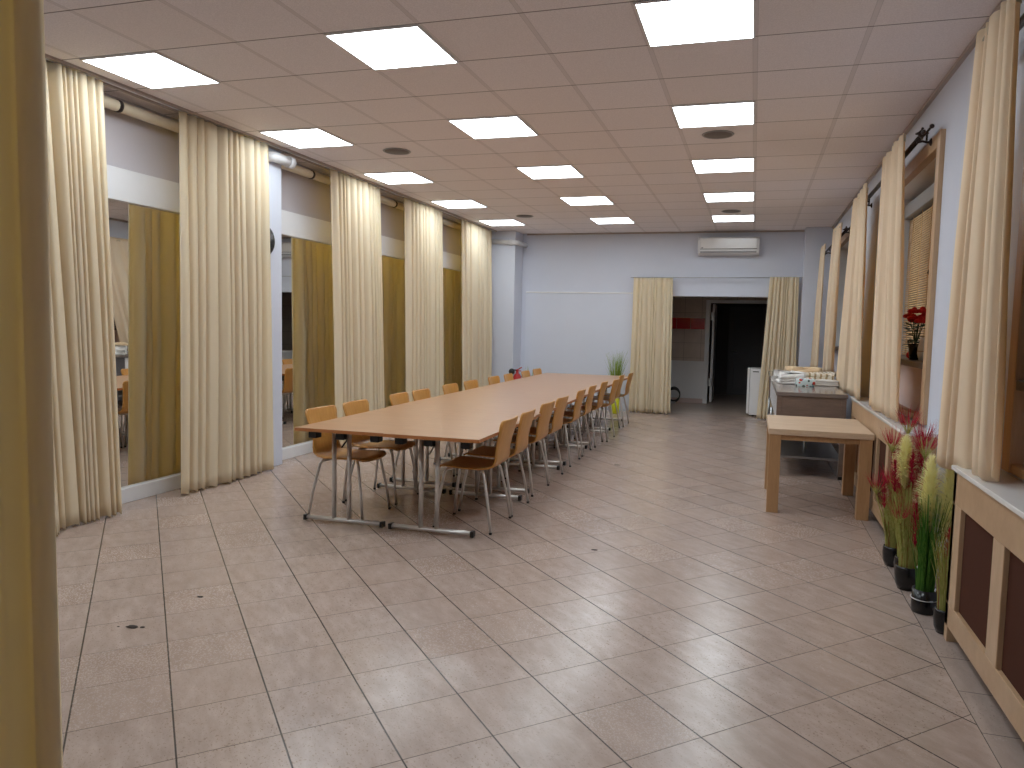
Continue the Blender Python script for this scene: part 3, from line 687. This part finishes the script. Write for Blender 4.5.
grass('green grass in a yellow pot beside the far curtain, behind the last chairs', (-2.23, 12.42, 0), 'straight', 6,
      [('blades', m_limegr, 130, .9, .008)], [], 1.0, .20, (0,0), .075, .34, None, m_gold)
grass('sparse yellow-green grass behind the far left end of the long table', (-3.78, 12.45, 0), 'straight', 7,
      [('blades', m_limegr, 50, .9, .006)], [], .78, .18, (0,0), .09, .16, None, m_pot)
tie = MB().tube([(.0665*math.cos(t*2*PI/24), .0665*math.sin(t*2*PI/24), .075) for t in range(25)], .002, 5, False)
tw = tie.build('string', m_orchid, None, 0, 0, (.925, 4.215, 0)); tag(tw, 'thin pale string tied around the straight black pot', 'string')

# ------------------------------------------------------------------ wall and ceiling fittings
ac = thing('air_conditioner', 'white wall air conditioner above the passage in the far wall', 'air conditioner', (-.465, YF, 2.857))
P = []
for (y, z) in ((0,-.145),(-.14,-.145),(-.185,-.125),(-.21,-.08),(-.215,0),(-.21,.10),(-.19,.135),(-.16,.148),(0,.148)): P.append((y, z))
ab = MB(); n = len(P); ab.add([(-.49, y, z) for y, z in P]+[(.49, y, z) for y, z in P], [(i, i+1, n+i+1, n+i) for i in range(n-1)]+[tuple(range(n-1,-1,-1)), tuple(range(n, 2*n)), (n-1, 0, n, 2*n-1)])
ab.build('body', m_plastic, ac, .004)
MB().box(-.455, .455, -.222, -.205, -.05, .12).build('front_panel', m_glosswhite, ac, .006); MB().box(-.45, .45, -.205, -.188, -.118, -.085).build('louvre', m_greyplastic, ac, .003)
MB().box(-.455, .455, -.2195, -.21, -.058, -.052).build('seam', m_iron, ac); MB().box(-.43, -.405, -.224, -.222, -.04, -.03).build('indicator', m_black, ac)
def ceiling_light(x, y, label):
    l = thing('ceiling_light', label, 'ceiling light', (x, y, CEIL), 0, 'square led panels in the ceiling'); h = .288
    MB().box(-h, h, -h, h, -.010, -.004).build('diffuser', m_lamp, l)
    f = MB()
    for b in ((-h-.011, -h, -h-.011, h+.011), (h, h+.011, -h-.011, h+.011), (-h, h, -h-.011, -h), (-h, h, h, h+.011)): f.box(*b, -.012, 0)
    f.build('frame', m_white, l)
names = {'A': 'right', 'B': 'middle', 'C': 'left'}
for cx, row in ((-.3648, 'A'), (-2.1648, 'B'), (-3.9648, 'C')):
    ceiling_light(cx, 2.36, 'square ceiling light panel in the %s row, above the foreground just outside the photo' % names[row])
    for k in range(5):
        ceiling_light(cx, 3.86+.3+1.8*k, 'square ceiling light panel in the %s row, %s' % (names[row], ['nearest to the camera', 'second from the camera', 'third of five', 'second from the far wall', 'nearest to the far wall'][k]))
def speaker(x, y, lab):
    s = thing('ceiling_speaker', lab, 'ceiling speaker', (x, y, CEIL), 0, 'round grey ceiling speakers')
    MB().lathe([(.125, 0), (.135, -.004), (.128, -.010), (.118, -.008)], (0,0,0), 28).build('rim', m_greyplastic, s); MB().lathe([(.118, -.003), (.117, -.008), (.02, -.011)], (0,0,0), 28).build('grille', plain('grey_speaker_mesh', (120, 112, 108), .7, 0, .1, 300), s)
speaker(-3.39, 6.58, 'round grey ceiling speaker near the left curtains, closer to the camera')
speaker(-.365, 6.55, 'round grey ceiling speaker behind the second panel of the right light row')
speaker(-3.40, 10.76, 'round grey ceiling speaker far back on the left, near the last left light panel')
speaker(-.375, 10.71, 'round grey ceiling speaker far back, just before the last right light panel')
pipe = thing('heating_pipe', 'cream pipe running along the top of the left wall under the ceiling', 'pipe', (-4.62, 4, 3.02))
MB().tube([(0, -6, 0), (0, 8.30, 0)], .042, 14).build('run', m_pipe, pipe)
for y in (.5, 3.0, 4.9): MB().lathe([(.047, -.015), (.047, .015)], (0, y, 0), 14, 'y').build('clamp', m_iron, pipe)
dr = thing('drain_pipe', 'thick white pipe with an end cap in front of the white column top', 'pipe', (-4.53, 6.14, 3.015))
MB().tube([(0, 0, 0), (.03, .0, 0), (.052, .018, 0), (.06, .05, 0), (.06, .26, 0)], .05, 18).build('run', m_plastic, dr); MB().lathe([(.058, .235), (.058, .30), (.044, .312)], (.06,0,0), 18, 'y').build('end_cap', m_plastic, dr)
cp = thing('corner_pipe', 'white pipe bending around the far left corner column near the ceiling', 'pipe', (-4.08, 12.355, 2.91))
MB().tube([(-.55, 0, .03), (-.02, 0, .0), (.03, .0, 0), (.05, .03, 0), (.055, .07, 0), (.055, .50, 0)], .042, 14).build('run', m_plastic, cp)
MB().lathe([(.05, -.02), (.05, .02)], (-.06, 0, .002), 16, 'x').build('coupling', m_plastic, cp)
dk = thing('wall_clock', 'round black disc on the white column, half hidden by the second left curtain', 'wall disc', (-4.53, 6.07, 2.215)); MB().lathe([(.14, 0), (.14, .03), (.125, .04)], (0,0,0), 32, 'x').build('body', m_black, dk); MB().lathe([(.12, .04), (.119, .043)], (0,0,0), 32, 'x').build('face', m_pot, dk)
dk.name = 'wall_disc'
ex = thing('fire_extinguisher', 'red fire extinguisher on the far left corner column, above the table edge', 'fire extinguisher', (-3.945, 12.25, .20))
MB().lathe([(.07, 0), (.078, .015), (.078, .34), (.06, .40), (.025, .43), (.025, .46)], (0,0,0), 24).build('cylinder', m_red, ex)
MB().box(-.02, .02, -.02, .02, .46, .50).tube([(0,0,.49),(.09,-.03,.54)], .010, 8).tube([(0,0,.475),(.08,-.03,.475)], .008, 8).build('valve', m_red, ex)
MB().tube([(0,0,.48),(-.06,-.03,.49),(-.10,-.05,.42),(-.095,-.06,.30)], .014, 10).build('hose', m_black, ex); MB().lathe([(.028, .16), (.024, .34), (.016, .38)], (-.095,-.06,-.06), 14).build('horn', m_black, ex)
MB().blob((-.085, -.05, .46), .055, 3, 12, (1,1,1), .02).build('hose_coil', m_black, ex)
MB().box(-.04, .04, .077, .13, .1, .38).build('bracket', m_iron, ex)
ol = thing('wall_socket', 'white socket box between the two farthest window curtains', 'socket', (XR-.0, 12.25, 1.50)); MB().box(-.05, 0, -.055, .055, -.10, .10).build('box', m_plastic, ol, .006)
for z in (-.03, .035): MB().box(-.056, -.05, -.03, .03, z-.014, z+.014).build('slot', m_black, ol)
cbl = thing('cable_coil', 'dark cable coil on the floor of the passage behind the left curtain', 'cable', (-1.47, 14.75, 0)); m = MB()
for k in range(4):
    m.tube([(.12*math.cos(t*2*PI/24), -.02*k+.03*math.sin(t*2*PI/24), .17+(.15-.015*k)*math.sin(t*2*PI/24)) for t in range(25)], .010, 6, False)
m.build('loops', m_black, cbl); MB().box(-.04, .04, -.06, .05, 0, .05).build('plug', m_greyplastic, cbl)
# dirt on the floor
for k, (x, y, r, lab) in enumerate([(-2.746, 2.695, .022, 'dark dirt smear on the floor tiles at the lower left'), (-2.722, 3.112, .014, 'tiny dark crumb on the floor left of the table'), (-.937, 4.654, .016, 'dark crumb on the floor tiles in front of the nearest chairs'), (-1.338, 7.697, .024, 'dark crumb on the floor beside the middle chairs')]):
    d = MB(); rn = random.Random(k)
    d.blob((0, 0, .002), r, k, 10, (1.3, .7, .12), .35)
    if k == 0: d.blob((.05, .01, .002), r*.6, k+5, 10, (1, .8, .12), .3); d.blob((-.06, -.02, .002), r*.3, k+7, 8, (1, .8, .2), .3)
    tag(d.build('dirt_crumb', m_debris, None, 0, 0, (x, y, .0)), lab, 'dirt')
